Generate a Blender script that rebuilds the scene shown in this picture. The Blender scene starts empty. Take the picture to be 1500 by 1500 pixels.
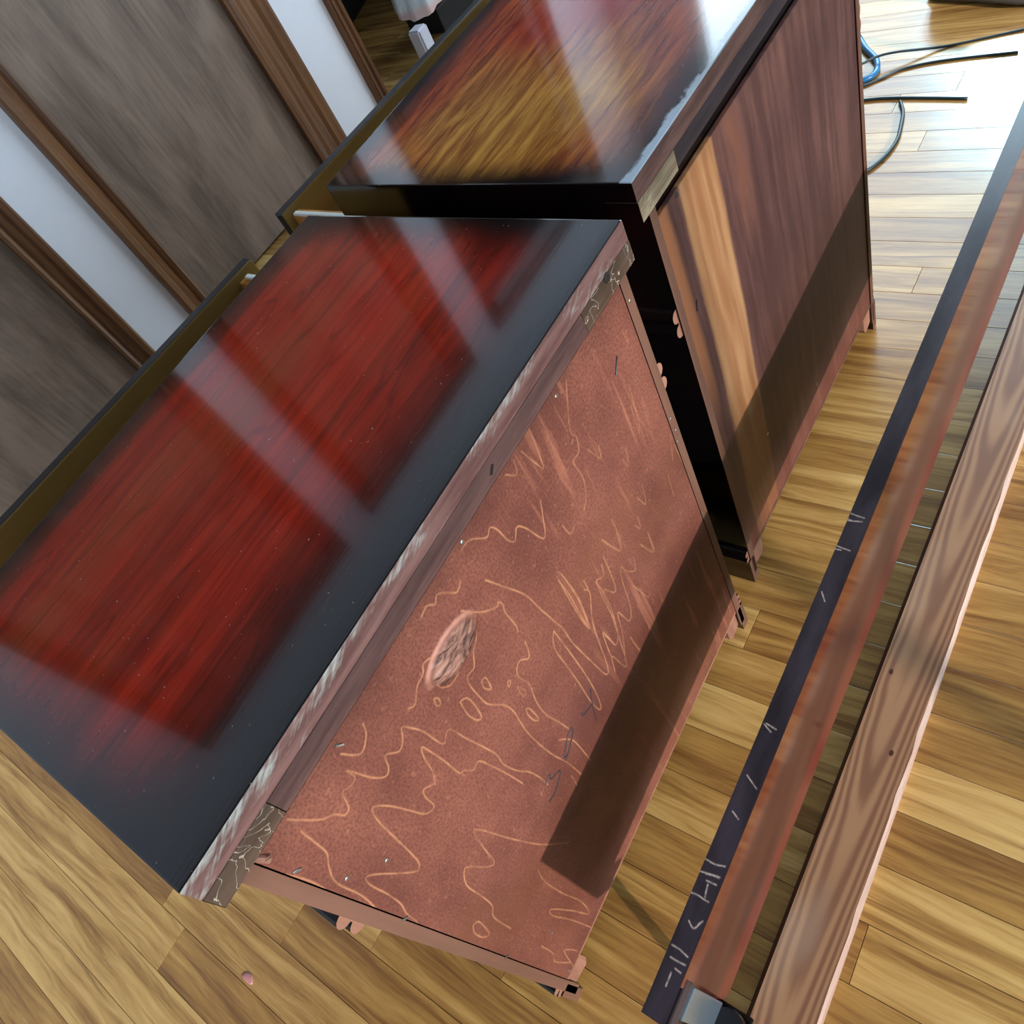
import bpy, bmesh, math, random
import numpy as np
from mathutils import Matrix, Vector

# ------------------------------------------------------------------ scale, camera, light
S = 0.55            # metres per unit: one unit is the length of a nightstand top
H = 1.234           # height of a nightstand in units (floor is z = 0)
W = 0.707           # depth of a nightstand top in units
scene = bpy.context.scene
col = scene.collection

scene.view_settings.view_transform = 'Standard'
scene.view_settings.look = 'None'
scene.view_settings.gamma = 1.0
scene.view_settings.use_curve_mapping = False
scene.view_settings.exposure = 0.0
scene.cycles.use_denoising = True
scene.cycles.max_bounces = 7
scene.cycles.diffuse_bounces = 4
scene.cycles.glossy_bounces = 4
scene.cycles.sample_clamp_indirect = 6.0
scene.cycles.caustics_reflective = False
scene.cycles.caustics_refractive = False

cam_data = bpy.data.cameras.new('camera')
cam = bpy.data.objects.new('camera', cam_data)
col.objects.link(cam)
cam_data.sensor_width = 36.0
cam_data.lens = 1151.65 / 1500.0 * 36.0
cam_data.clip_start = 0.02
RIGHT = (0.48629, -0.788609, -0.376321)
DOWN = (-0.797567, -0.224664, -0.559834)
FWD = (0.356944, 0.572383, -0.73822)
m = Matrix.Identity(4)
for i in range(3):
    m[i][0] = RIGHT[i]; m[i][1] = -DOWN[i]; m[i][2] = -FWD[i]
m[0][3] = 0.183725 * S; m[1][3] = -0.616782 * S; m[2][3] = (0.658457 + H) * S
cam.matrix_world = m
scene.camera = cam

world = bpy.data.worlds.new('daylight'); scene.world = world
world.use_nodes = True
bg = world.node_tree.nodes['Background']
bg.inputs[0].default_value = (0.66, 0.84, 1.0, 1)
bg.inputs[1].default_value = 7.0

sun = bpy.data.lights.new('low_sun', 'SUN')
sun.energy = 4.2; sun.angle = math.radians(1.2); sun.color = (1.0, 0.90, 0.84)
sun_o = bpy.data.objects.new('low_sun', sun); col.objects.link(sun_o)
el = math.radians(21.3)
sd = Vector((0.341 * math.cos(el), 0.940 * math.cos(el), -math.sin(el)))
sun_o.rotation_euler = sd.to_track_quat('-Z', 'Y').to_euler()

def portal(name, loc, sx, sy, direction):
    l = bpy.data.lights.new(name, 'AREA'); l.shape = 'RECTANGLE'; l.size = sx * S; l.size_y = sy * S
    l.cycles.is_portal = True
    o = bpy.data.objects.new(name, l); col.objects.link(o)
    o.location = [c * S for c in loc]
    o.rotation_euler = Vector(direction).to_track_quat('-Z', 'Z').to_euler()
portal('portal_back', (-0.5, -4.55, 2.02), 6.0, 2.25, (0, 1, 0))
portal('portal_right', (6.05, 0.55, 2.65), 4.1, 3.7, (-1, 0, 0))

# added area lamp outside the right-hand window, for the compact daylight on the floor
day_lamp = bpy.data.lights.new('added_window_lamp', 'AREA'); day_lamp.shape = 'SQUARE'; day_lamp.size = 0.7 * S
day_lamp.energy = 150.0; day_lamp.color = (0.42, 0.84, 1.0)
day_lamp_o = bpy.data.objects.new('added_window_lamp', day_lamp); col.objects.link(day_lamp_o)
day_lamp_o.location = (12.0 * S, 1.5 * S, 5.0 * S)
day_lamp_o.rotation_euler = Vector((-9.5, -2.0, -5.0)).to_track_quat('-Z', 'Y').to_euler()

# ------------------------------------------------------------------ traced figure of the plywood (units / 1000 on the panel)
FIG = [[(475,1062),(489,1022),(510,959),(516,905),(523,852),(528,813),(527,763),(535,677),(544,599),(556,604),(569,671),(581,733),(608,789),(613,831)],[(512,837),(501,825),(493,800),(492,749),(490,673),(486,603),(490,554),(499,565),(507,618),(511,687),(512,762),(512,837)],[(419,1074),(440,1032),(462,1007),(469,1009),(472,996),(467,981),(467,942),(463,926)],[(413,1049),(414,1024),(408,1011),(393,1002),(377,980),(362,983),(355,970),(352,933),(353,900),(369,859),(372,824),(367,788),(363,736),(366,648),(375,574),(378,501)],[(462,896),(454,869),(447,865),(435,883),(421,877),(416,858),(421,825),(410,779),(407,731),(414,680),(420,631)],[(328,967),(338,958),(339,937),(333,900),(325,905),(322,934),(328,967)],[(370,946),(378,942),(376,924),(372,914),(366,931),(370,946)],[(308,1025),(312,1016),(308,1005),(303,1012),(308,1025)],[(390,796),(394,783),(393,744),(386,753),(385,783),(390,796)],[(403,852),(409,831),(405,818),(400,826),(403,852)],[(399,884),(402,878),(396,872),(394,877),(399,884)],[(259,1040),(266,1009),(269,952),(284,958),(291,952),(295,906),(302,847),(305,809),(301,771),(308,722),(318,688),(323,642),(323,603)],[(219,918),(232,941),(240,975),(249,992),(251,968),(252,926),(251,877),(259,868),(266,847),(281,846),(287,808),(293,750),(297,690)],[(375,1137),(390,1139),(399,1127),(409,1134),(419,1123),(432,1102),(447,1108)],[(278,1061),(287,1054),(306,1070),(322,1073),(332,1083),(344,1079)],[(326,1048),(324,1029),(336,1008),(356,1006)],[(572,900),(574,852),(571,797),(570,736),(575,759),(583,814),(584,879)],[(595,625),(589,686),(582,657),(575,612)],[(635,795),(631,773),(626,717),(625,673)],[(393,644),(405,617),(412,582),(410,490)],[(363,535),(358,496)],[(231,1124),(222,1107),(201,1097),(189,1129)],[(259,1040),(254,1053),(241,1036),(228,1032),(215,1053),(205,1033),(194,1029),(184,1055),(177,1103),(175,1083),(165,1080),(153,1087),(142,1062),(132,1061),(128,1079),(116,1097),(101,1149)],[(229,930),(220,922),(206,937),(199,923),(196,895),(187,894),(179,909),(174,943),(167,985),(159,1012),(152,1017),(144,992),(136,940),(128,886),(121,854),(111,849),(100,883),(87,934),(78,953),(72,933),(70,889),(65,845),(56,817),(51,781),(43,784)],[(268,413),(236,520),(216,636),(202,740),(194,756),(181,699),(173,652),(162,660),(148,719),(139,726),(123,696),(119,638),(113,585),(98,558),(93,477)],[(74,614),(83,601),(73,547),(64,561),(65,595),(74,614)],[(96,1117),(91,1079),(86,1052),(73,1034),(60,1003),(57,942),(49,899),(42,893)],[(197,483),(187,434),(186,331),(191,227),(179,157),(167,256),(151,351),(143,329),(152,235),(158,111)],[(106,130),(96,198),(77,114)],[(87,319),(83,246),(71,218),(81,133)],[(922,1090),(923,1062),(929,1084)],[(876,967),(870,903),(881,935),(890,1002)],[(770,1142),(751,1108),(734,1072),(739,1051),(730,1027),(711,1025),(714,984),(702,950),(684,934)],[(670,1158),(658,1084),(650,1099),(638,1144)],[(596,1145),(612,1125),(620,1147)],[(475,1140),(494,1136),(516,1109),(528,1114),(536,1099),(540,1066),(549,1050),(564,1063),(576,1042),(588,999),(597,992),(611,1021),(623,1048)],[(633,967),(638,935),(654,937)],[(953,696),(945,789),(945,808),(938,792),(927,755)],[(899,747),(894,686)],[(749,1009),(765,967),(773,990)],[(808,907),(816,882),(826,918)],[(803,805),(816,768),(827,810)],[(770,765),(779,743),(784,773)],[(687,843),(697,808),(713,769),(724,813)],[(760,718),(782,655),(790,709)],[(577,914),(583,900),(586,828),(580,778),(570,737),(567,780),(570,854),(574,909)],[(661,804),(653,779),(633,793),(634,751),(619,655),(597,543),(587,547),(577,609),(564,569)],[(689,841),(699,806),(715,766),(725,799),(727,849)],[(761,718),(779,664),(788,657),(791,713)],[(732,710),(722,686),(703,714),(695,740),(683,708),(671,636),(652,612),(639,670),(624,614),(597,551)],[(640,754),(657,715),(666,737),(673,810)],[(587,685),(594,641),(598,617),(615,631),(631,699),(636,754)],[(635,577),(638,512),(634,562)],[(604,815),(610,792),(586,745),(569,674)],[(701,665),(719,589),(727,590)],[(49,1098),(48,1065),(48,1017),(51,1042),(51,1075),(49,1098)]]
PENCIL = [[(320,614),(339,620),(333,605),(353,592),(351,582),(329,570),(316,567),(302,571)],[(375,587),(385,591),(378,595),(391,607),(409,623),(424,625),(423,616),(407,602),(389,592),(375,587)],[(501,629),(486,596),(471,546)],[(485,594),(468,601),(456,607),(459,614)]]
SCR = [[(278,-285),(280,-297),(279,-308),(279,-315)],[(312,-297),(315,-309),(315,-316)],[(304,-301),(305,-316)],[(300,-305),(291,-306),(282,-308)],[(203,-290),(203,-301),(200,-316)],[(188,-294),(188,-306),(189,-317)],[(178,-306),(177,-315)],[(171,-303),(161,-303),(152,-303)],[(243,-299),(237,-309),(248,-315)],[(245,-313),(252,-317)],[(964,-287),(960,-304),(958,-321)],[(953,-287),(947,-304)],[(945,-291),(950,-320)],[(895,-285),(892,-302),(890,-319)],[(886,-292),(887,-305)],[(802,-301),(787,-311)],[(555,-294),(547,-308)],[(470,-299),(457,-319)],[(331,-285),(330,-303),(334,-318)],[(311,-286),(314,-301),(317,-317)],[(411,-299),(404,-311)],[(557,-297),(554,-314)]]
# ------------------------------------------------------------------ node helper
def lin(h):
    h = h.lstrip('#'); o = []
    for i in (0, 2, 4):
        c = int(h[i:i+2], 16) / 255.0
        o.append(c / 12.92 if c <= 0.04045 else ((c + 0.055) / 1.055) ** 2.4)
    return tuple(o) + (1.0,)

class K:
    """a socket with arithmetic"""
    def __init__(s, t, o): s.t = t; s.o = o
    def op(s, name, *a, clamp=False):
        n = s.t.nodes.new('ShaderNodeMath'); n.operation = name; n.use_clamp = clamp
        for i, v in enumerate((s,) + a):
            if isinstance(v, K): s.t.links.new(v.o, n.inputs[i])
            else: n.inputs[i].default_value = v
        return K(s.t, n.outputs[0])
    def __add__(s, b): return s.op('ADD', b)
    __radd__ = __add__
    def __sub__(s, b): return s.op('SUBTRACT', b)
    def __mul__(s, b): return s.op('MULTIPLY', b)
    __rmul__ = __mul__
    def __truediv__(s, b): return s.op('DIVIDE', b)
    def __neg__(s): return s * -1.0
    def inv(s): return (s * -1.0) + 1.0
    def mn(s, b): return s.op('MINIMUM', b)
    def mx(s, b): return s.op('MAXIMUM', b)
    def ab(s): return s.op('ABSOLUTE')
    def fr(s): return s.op('FRACT')
    def gt(s, b): return s.op('GREATER_THAN', b)
    def lt(s, b): return s.op('LESS_THAN', b)
    def ss(s, a, b):
        """smooth step from a to b (a > b falls)"""
        if a > b: return s.ss(b, a).inv()
        n = s.t.nodes.new('ShaderNodeMapRange'); n.interpolation_type = 'SMOOTHSTEP'
        s.t.links.new(s.o, n.inputs[0]); n.inputs[1].default_value = a; n.inputs[2].default_value = b
        return K(s.t, n.outputs[0])

class Mat:
    def __init__(self, name, rough=0.5, spec=0.5, metal=0.0, coat=0.0, coat_rough=0.05):
        self.m = bpy.data.materials.new(name); self.m.use_nodes = True
        self.t = self.m.node_tree
        self.b = self.t.nodes['Principled BSDF']
        self.set('Roughness', rough); self.set('Specular IOR Level', spec); self.set('Metallic', metal)
        if coat: self.set('Coat Weight', coat); self.set('Coat Roughness', coat_rough)
        tc = self.t.nodes.new('ShaderNodeTexCoord')
        sc = self.t.nodes.new('ShaderNodeVectorMath'); sc.operation = 'SCALE'; sc.inputs['Scale'].default_value = 1.0 / S
        self.t.links.new(tc.outputs['Object'], sc.inputs[0])
        sp = self.t.nodes.new('ShaderNodeSeparateXYZ'); self.t.links.new(sc.outputs[0], sp.inputs[0])
        self.x, self.y, self.z = (K(self.t, sp.outputs[i]) for i in range(3))
        oi = self.t.nodes.new('ShaderNodeObjectInfo')
        self.rnd = K(self.t, oi.outputs['Random'])
    def set(self, nm, v):
        if isinstance(v, K): self.t.links.new(v.o, self.b.inputs[nm])
        else: self.b.inputs[nm].default_value = v
    def vec(self, *c):
        n = self.t.nodes.new('ShaderNodeCombineXYZ')
        for i, v in enumerate(c):
            if isinstance(v, K): self.t.links.new(v.o, n.inputs[i])
            else: n.inputs[i].default_value = v
        return n.outputs[0]
    def noise(self, v, scale=1.0, detail=3.0, rough=0.5, dist=0.0):
        n = self.t.nodes.new('ShaderNodeTexNoise')
        self.t.links.new(v, n.inputs['Vector'])
        n.inputs['Scale'].default_value = scale; n.inputs['Detail'].default_value = detail
        n.inputs['Roughness'].default_value = rough; n.inputs['Distortion'].default_value = dist
        return K(self.t, n.outputs[0])
    def mix(self, f, a, b):
        n = self.t.nodes.new('ShaderNodeMix'); n.data_type = 'RGBA'
        for i, v in ((0, f), (6, a), (7, b)):
            if isinstance(v, K): self.t.links.new(v.o, n.inputs[i])
            elif isinstance(v, str): n.inputs[i].default_value = lin(v)
            else: n.inputs[i].default_value = v
        return K(self.t, n.outputs[2])
    def attr(self, nm):
        n = self.t.nodes.new('ShaderNodeAttribute'); n.attribute_name = nm
        return K(self.t, n.outputs['Fac'])
    def color(self, v):
        self.set('Base Color', lin(v) if isinstance(v, str) else v); return self
    def bump(self, h, strength=0.3, dist=0.002):
        n = self.t.nodes.new('ShaderNodeBump'); n.inputs['Strength'].default_value = strength
        n.inputs['Distance'].default_value = dist
        self.t.links.new(h.o, n.inputs['Height']); self.t.links.new(n.outputs[0], self.b.inputs['Normal'])

def plain(name, c, rough=0.5, spec=0.5, metal=0.0, coat=0.0, var=0.0):
    M = Mat(name, rough, spec, metal, coat)
    if var:
        n = M.noise(M.vec(M.x, M.y, M.z), 9.0, 4.0, 0.6)
        f = (n - 0.5) * (2 * var)
        d = M.t.nodes.new('ShaderNodeHueSaturation'); d.inputs['Color'].default_value = lin(c)
        M.t.links.new((f + 1.0).o, d.inputs['Value']); M.set('Base Color', K(M.t, d.outputs[0]))
    else: M.color(c)
    return M.m

# ------------------------------------------------------------------ materials
def grain_wood(name, dark, light, axis, rough=0.45, freq=26.0, spec=0.4, coat=0.0):
    M = Mat(name, rough, spec, 0.0, coat)
    c = [M.x, M.y, M.z]
    k = [freq] * 3; k[axis] = freq * 0.05
    off = M.rnd * 37.0
    v = M.vec(c[0] * k[0] + off, c[1] * k[1], c[2] * k[2] + off)
    n = M.noise(v, 1.0, 5.0, 0.62, 0.4)
    n2 = M.noise(v, 0.22, 2.0, 0.5)
    f = (n * 0.65 + n2 * 0.5 - 0.07).ss(0.28, 0.76)
    M.set('Base Color', M.mix(f, dark, light))
    M.bump(n, 0.12, 0.0015)
    return M.m

def top_red():
    M = Mat('red_sunburst_lacquer', 0.14, 0.5, 0.0, 0.6, 0.05)
    x, y = M.x, M.y
    warp = (M.noise(M.vec(x * 2.2, y * 3.0, 0.0), 1.0, 3.0, 0.5) - 0.5)
    a = warp * 0.09
    wood = (x + a).ss(-0.01, 0.15) * (x.inv() + a).ss(0.0, 0.12) * (y + a).ss(0.03, 0.25) * ((y * -1.0) + W + a).ss(-0.01, 0.11)
    streak = M.noise(M.vec(x * 1.8, y * 26.0, 1.0), 1.0, 6.0, 0.62, 0.35)
    fine = M.noise(M.vec(x * 9.0, y * 150.0, 4.0), 1.0, 3.0, 0.6)
    broad = M.noise(M.vec(x * 1.1, y * 4.5, 2.0), 1.0, 3.0, 0.55)
    base = M.mix((streak * 0.8 + fine * 0.35 - 0.07).ss(0.30, 0.72), '#7a170c', '#bd2a14')
    base = M.mix(((broad - 0.38) * 2.4 + (y - 0.35) * 0.9).ss(0.1, 0.95) * 0.75, base, '#974020')
    vein = M.noise(M.vec(x * 1.3 + warp * 0.6, y * 9.0, 7.0), 1.0, 2.0, 0.45)
    v = ((vein * 7.0).fr() - 0.5).ab().ss(0.0, 0.09).inv()
    base = M.mix(v * 0.30, base, '#330806')
    M.set('Base Color', M.mix(wood, '#120a0a', base))
    dust = M.noise(M.vec(x, y, 3.0), 190.0, 1.0, 0.5).ss(0.765, 0.80)
    M.set('Base Color', M.mix(dust * 0.5, M.mix(wood, '#120a0a', base), '#b9b6b4'))
    M.set('Roughness', (fine * 0.05 + 0.07) + dust * 0.5)
    M.bump(fine * 0.6 + streak * 0.3, 0.05, 0.001)
    return M.m

def top_amber():
    M = Mat('amber_sunburst_lacquer', 0.14, 0.5, 0.0, 0.6, 0.05)
    x, y = M.x, M.y
    warp = (M.noise(M.vec(x * 3.0, y * 4.0, 5.0), 1.0, 3.0, 0.5) - 0.5)
    a = warp * 0.07
    wood = (x + a).ss(0.0, 0.09) * (x.inv() + a).ss(0.02, 0.12) * (y + a).ss(0.0, 0.12) * ((y * -1.0) + W + a).ss(0.0, 0.10)
    streak = M.noise(M.vec(x * 5.0 + warp * 0.8, y * 46.0 + warp * 2.0, 1.0), 1.0, 6.0, 0.65, 0.6)
    fine = M.noise(M.vec(x * 16.0, y * 170.0, 4.0), 1.0, 3.0, 0.6)
    gold = M.mix((streak * 0.9 + fine * 0.3 - 0.1).ss(0.32, 0.72), '#8c4c18', '#e09a40')
    red = M.mix((streak * 0.9 + fine * 0.3 - 0.1).ss(0.30, 0.74), '#741f0e', '#cc5a2a')
    patch = M.noise(M.vec(x * 3.2, y * 4.2, 8.0), 1.0, 4.0, 0.55)
    dx = x - 0.16; dy = y - 0.33
    far = (dx * dx * 1.3 + dy * dy * 1.6).op('SQRT')
    base = M.mix((far + (patch - 0.5) * 0.5).ss(0.14, 0.42), gold, red)
    hx = x - 0.62; hy = y - 0.40
    hot = (hx * hx + hy * hy * 2.0).op('SQRT')
    base = M.mix((hot + (patch - 0.5) * 0.3).ss(0.28, 0.06) * 0.75, base, '#b01414')
    M.set('Base Color', M.mix(wood, '#120909', base))
    edge = (y + (M.noise(M.vec(x * 16.0, y * 30.0, 2.0), 1.0, 4.0, 0.6) - 0.5) * 0.05)
    worn = edge.ss(0.020, 0.010)
    dust = M.noise(M.vec(x, y, 3.0), 170.0, 1.0, 0.5).ss(0.765, 0.80)
    M.set('Roughness', (fine * 0.05 + 0.08) + dust * 0.5 + worn * 0.25)
    M.set('Base Color', M.mix(worn * x.ss(0.45, 0.1) * 0.85, M.mix(dust * 0.5, M.mix(wood, '#120909', base), '#b9b6b4'), '#b9c4d0'))
    M.bump(fine * 0.5 + streak * 0.3, 0.05, 0.001)
    return M.m

def ply_red():
    M = Mat('red_stained_plywood', 0.50, 0.30)
    x, z = M.x, M.z
    blot = M.noise(M.vec(x * 3.0, 0.0, z * 3.0), 1.0, 4.0, 0.6)
    pore = M.noise(M.vec(x * 260.0, 0.0, z * 190.0), 1.0, 2.0, 0.6)
    spk = M.noise(M.vec(x * 90.0, 4.0, z * 60.0), 1.0, 3.0, 0.7)
    n3 = M.noise(M.vec(x * 9.0, 0.0, z * 5.0), 1.0, 4.0, 0.6)
    base = M.mix((blot * 0.9 + n3 * 0.4 - 0.15).ss(0.3, 0.75), '#5f352c', '#8a5544')
    base = M.mix((pore.ss(0.36, 0.60)).inv() * 0.55, base, '#4a2926')
    base = M.mix(spk.ss(0.58, 0.72) * 0.30, base, '#a8765c')
    mott = M.noise(M.vec(x * 2.0, 3.0, z * 2.5), 1.0, 3.0, 0.55).ss(0.54, 0.72)
    base = M.mix(mott * 0.5, base, '#6b422c')
    dark = M.noise(M.vec(x * 3.2, 8.0, z * 2.2), 1.0, 3.0, 0.6).ss(0.55, 0.75)
    base = M.mix(dark * 0.35, base, '#53302f')
    fine = M.noise(M.vec(x * 34.0, 1.0, z * 2.4), 1.0, 4.0, 0.6, 0.3)
    base = M.mix(fine.ss(0.56, 0.66) * x.ss(0.4, 0.75) * 0.35, base, '#b3755a')
    fig = M.attr('figure')
    wear = M.noise(M.vec(x * 28.0, 5.0, z * 28.0), 1.0, 2.0, 0.5).ss(0.25, 0.7)
    base = M.mix(fig * (wear * 0.65 + 0.25) * (x.ss(0.85, 0.5) * 0.40 + 0.45), base, '#c48b62')
    # bark knot: pale left flank, dark cracks
    ku = x - 0.372; kv = z - 1.045
    ke = (ku * ku) / 0.0026 + (kv * kv) / 0.00095
    crack = M.noise(M.vec(ku * 26.0, 0.0, kv * 120.0), 1.0, 5.0, 0.7, 0.5)
    kc = M.mix(crack.ss(0.38, 0.6), '#3b221d', '#8d6656')
    base = M.mix(ke.ss(1.15, 0.75), base, kc)
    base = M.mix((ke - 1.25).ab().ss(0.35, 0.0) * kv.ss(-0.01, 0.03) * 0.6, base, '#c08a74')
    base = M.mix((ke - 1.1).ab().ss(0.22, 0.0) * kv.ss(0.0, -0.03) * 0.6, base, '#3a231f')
    M.set('Base Color', base)
    M.bump(pore, 0.10, 0.001)
    return M.m

def ply_brown():
    M = Mat('brown_stained_plywood', 0.48, 0.3)
    x, z = M.x, M.z
    wob = (M.noise(M.vec(x * 4.0, 0.0, z * 2.2), 1.0, 4.0, 0.6) - 0.5)
    g = M.noise(M.vec(x * 34.0 + wob * 1.5, 0.0, z * 2.0), 1.0, 5.0, 0.6)
    pore = M.noise(M.vec(x * 140.0, 0.0, z * 30.0), 1.0, 3.0, 0.7)
    base = M.mix((g * 0.8 + wob * 0.8 + pore * 0.25 - 0.1).ss(0.25, 0.8), '#3f2725', '#67463f')
    # the pale unstained streak runs down the panel, drifting away from the near edge at the bottom
    cx = (z - 0.2) * 0.035 + 0.165
    d = (x - cx + wob * 0.035).ab()
    pale = M.mix(g.ss(0.35, 0.7), '#815738', '#9a7450')
    taper = z.ss(0.05, 0.5) * 0.45 + 0.55
    base = M.mix((d - 0.012).ss(0.062, 0.048) * taper, base, pale)
    d2 = (x - 0.062 + wob * 0.05).ab()
    base = M.mix(d2.ss(0.030, 0.010) * z.ss(0.55, 0.85) * 0.6, base, '#a86b44')
    d3 = (x - 0.34 + wob * 0.12).ab()
    base = M.mix(d3.ss(0.05, 0.0) * z.ss(0.80, 1.0) * 0.22, base, '#9a6448')
    edge = z.ss(0.30, 0.10)  # reddish floor bounce painted into the lower part of the panel
    base = M.mix(edge * 0.35, base, '#7d3f2c')
    M.set('Base Color', base)
    M.bump(pore, 0.08, 0.001)
    return M.m

def edge_strip(name, a, b, worn, wornc, thr=0.55):
    M = Mat(name, 0.55, 0.3)
    x, z = M.x, M.z
    g = M.noise(M.vec(x * 6.0, M.y * 40.0, z * 70.0), 1.0, 5.0, 0.65)
    p = M.noise(M.vec(x * 5.0, 2.0, z * 14.0), 1.0, 5.0, 0.68)
    sc = M.noise(M.vec(x * 90.0 - z * 160.0, 1.0, z * 30.0), 1.0, 4.0, 0.7)
    base = M.mix(g.ss(0.3, 0.7), a, b)
    up = z.ss(H - 0.036, H - 0.004)
    base = M.mix((p * 0.75 + sc * 0.3 + up * 0.06 + x.ss(0.35, 0.0) * 0.07).ss(thr, thr + 0.14) * worn, base, wornc)
    M.set('Base Color', base); M.bump(g * 0.5 + sc * 0.5, 0.15, 0.001)
    return M.m

def crackle(name, a, b, linec):
    M = Mat(name, 0.4, 0.4)
    x, z = M.x, M.z
    n = M.noise(M.vec(x, 0.0, z), 22.0, 3.0, 0.6, 0.8)
    l = ((n * 5.0).fr() - 0.5).ab().ss(0.045, 0.01)
    g = M.noise(M.vec(x * 8.0, 0.0, z * 60.0), 1.0, 4.0, 0.6)
    M.set('Base Color', M.mix(l * 0.8, M.mix(g.ss(0.3, 0.7), a, b), linec))
    return M.m

def black_lacquer():
    M = Mat('black_lacquer', 0.12, 0.5)
    n = M.noise(M.vec(M.x * 3.0, M.y * 3.0, M.z * 3.0), 1.0, 2.0, 0.5)
    M.set('Base Color', M.mix(n.ss(0.45, 0.8), '#0b0808', '#22090a'))
    return M.m

def plank_mat(name, dk, md, lt, rough=0.24):
    M = Mat(name, rough, 0.5)
    off = M.rnd * 91.0
    v = M.vec(M.x * 26.0 + off, M.y * 1.5 + off, 0.0)
    wob = M.noise(M.vec(M.x * 7.0 + off, M.y * 1.4, off), 1.0, 3.0, 0.5)
    n = M.noise(M.vec(M.x * 26.0 + off + wob * 2.6, M.y * 1.5 + off, 0.0), 1.0, 6.0, 0.66, 0.3)
    fine = M.noise(M.vec(M.x * 150.0 + off, M.y * 4.0, 1.0), 1.0, 3.0, 0.6)
    tone = (M.rnd * 17.31).fr()
    f = (n * 0.95 + fine * 0.3 + (tone - 0.5) * 0.16 - 0.10).ss(0.22, 0.70)
    c = M.mix(f, dk, md)
    c = M.mix((n * 0.9 + (tone - 0.5) * 0.28).ss(0.42, 0.80), c, lt)
    streak = M.noise(M.vec(M.x * 40.0 + off + wob * 3.0, M.y * 0.9 + off, 2.0), 1.0, 3.0, 0.6).ss(0.57, 0.72)
    c = M.mix(streak * 0.75, c, dk)
    M.set('Base Color', c)
    M.set('Roughness', fine * 0.10 + (rough - 0.05))
    M.bump(n * 0.4 + fine * 0.4, 0.05, 0.001)
    return M.m

def door_mat():
    M = Mat('brown_door_veneer', 0.42, 0.35)
    x, z = M.x, M.z
    n = M.noise(M.vec(x * 5.0, 0.0, z * 1.3), 1.0, 5.0, 0.6, 0.5)
    f = M.noise(M.vec(x * 60.0, 0.0, z * 3.0), 1.0, 4.0, 0.6)
    M.set('Base Color', M.mix((n * 0.8 + f * 0.35 - 0.05).ss(0.3, 0.75), '#5a4a40', '#8d786a'))
    return M.m

def rail_top():
    M = Mat('scratched_black_lacquer', 0.26, 0.5)
    x, y = M.x, M.y
    n = M.noise(M.vec(x * 5.0, y * 20.0, 0.0), 1.0, 3.0, 0.55)
    f = M.attr('figure')
    br = M.noise(M.vec(x * 160.0, y * 160.0, 0.0), 1.0, 3.0, 0.7).ss(0.35, 0.6)
    c = M.mix(n.ss(0.3, 0.75), '#1c171d', '#312b33')
    M.set('Base Color', M.mix(f * (br * 0.6 + 0.4), c, '#b8a9a0'))
    M.set('Roughness', n * 0.10 + 0.20)
    return M.m

def rail_face():
    M = Mat('red_lacquer_face', 0.10, 0.6)
    x, z = M.x, M.z
    wob = M.noise(M.vec(x * 5.0, 0.0, 0.0), 1.0, 2.0, 0.5) - 0.5
    g = M.noise(M.vec(x * 1.6, 0.0, z * 60.0), 1.0, 5.0, 0.62)
    c = M.mix(g.ss(0.3, 0.7), '#331711', '#472118')
    # the spray leaves both long edges redder than the brown middle
    e = (z + wob * 0.03)
    red = e.ss(0.080, 0.070).mx(e.ss(0.255, 0.275) * 0.6)
    c = M.mix(red * 0.6, c, '#6a1a12')
    M.set('Base Color', c)
    return M.m

def pine_mat():
    M = Mat('planed_pine', 0.5, 0.35)
    x, y = M.x, M.y
    # flat-sawn cathedral figure: nested arches along the board
    u = (y + 0.062) / 0.062
    wob = M.noise(M.vec(x * 3.0, y * 9.0, 0.0), 1.0, 3.0, 0.5) - 0.5
    w2 = M.noise(M.vec(x * 0.9, 0.0, 4.0), 1.0, 2.0, 0.5) - 0.5
    c0 = (u + w2 * 0.5 + wob * 0.25)
    ph = (c0 * c0 * 1.7 - x * 1.3 + w2 * 0.9 + wob * 0.3) * 2.0
    r = (ph.fr() - 0.5).ab() * 2.0
    fine = M.noise(M.vec(x * 4.0, y * 140.0, 2.0), 1.0, 4.0, 0.6)
    c = M.mix((r + (fine - 0.5) * 0.4).ss(0.15, 0.85), '#76503a', '#977050')
    big = M.noise(M.vec(x * 2.5, y * 5.0, 9.0), 1.0, 2.0, 0.5)
    c = M.mix(big.ss(0.5, 0.75) * 0.35, c, '#b39c86')
    M.set('Base Color', c); M.bump(fine, 0.08, 0.001)
    return M.m

MT = {}
MT['top_red'] = top_red(); MT['top_amber'] = top_amber()
MT['ply_red'] = ply_red(); MT['ply_brown'] = ply_brown()
MT['black'] = black_lacquer()
MT['satin'] = plain('satin_black_edge', '#1c191c', 0.42, 0.7)
MT['edge_pink'] = edge_strip('worn_pink_edge', '#6e463f', '#9b6e64', 0.9, '#cfc9ba', 0.585)
MT['edge_brown'] = edge_strip('brown_edge_strip', '#4b3330', '#6a4c46', 0.4, '#a38d86', 0.66)
MT['edge_dark'] = edge_strip('dark_edge_strip', '#2b2326', '#3a3034', 0.35, '#8a7d7a', 0.70)
MT['edge_far'] = edge_strip('brown_far_edge', '#4e342f', '#7a564c', 0.5, '#a98f88', 0.66)
MT['corner_crackle'] = crackle('crackled_corner_block', '#4a382c', '#655043', '#cbbca8')
MT['corner_tan'] = edge_strip('tan_corner_block', '#6d5a43', '#a08c70', 0.7, '#cbbba0', 0.56)
MT['side_edge'] = grain_wood('raw_side_edge', '#4f3527', '#735040', 2, 0.6, 30.0)
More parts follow.
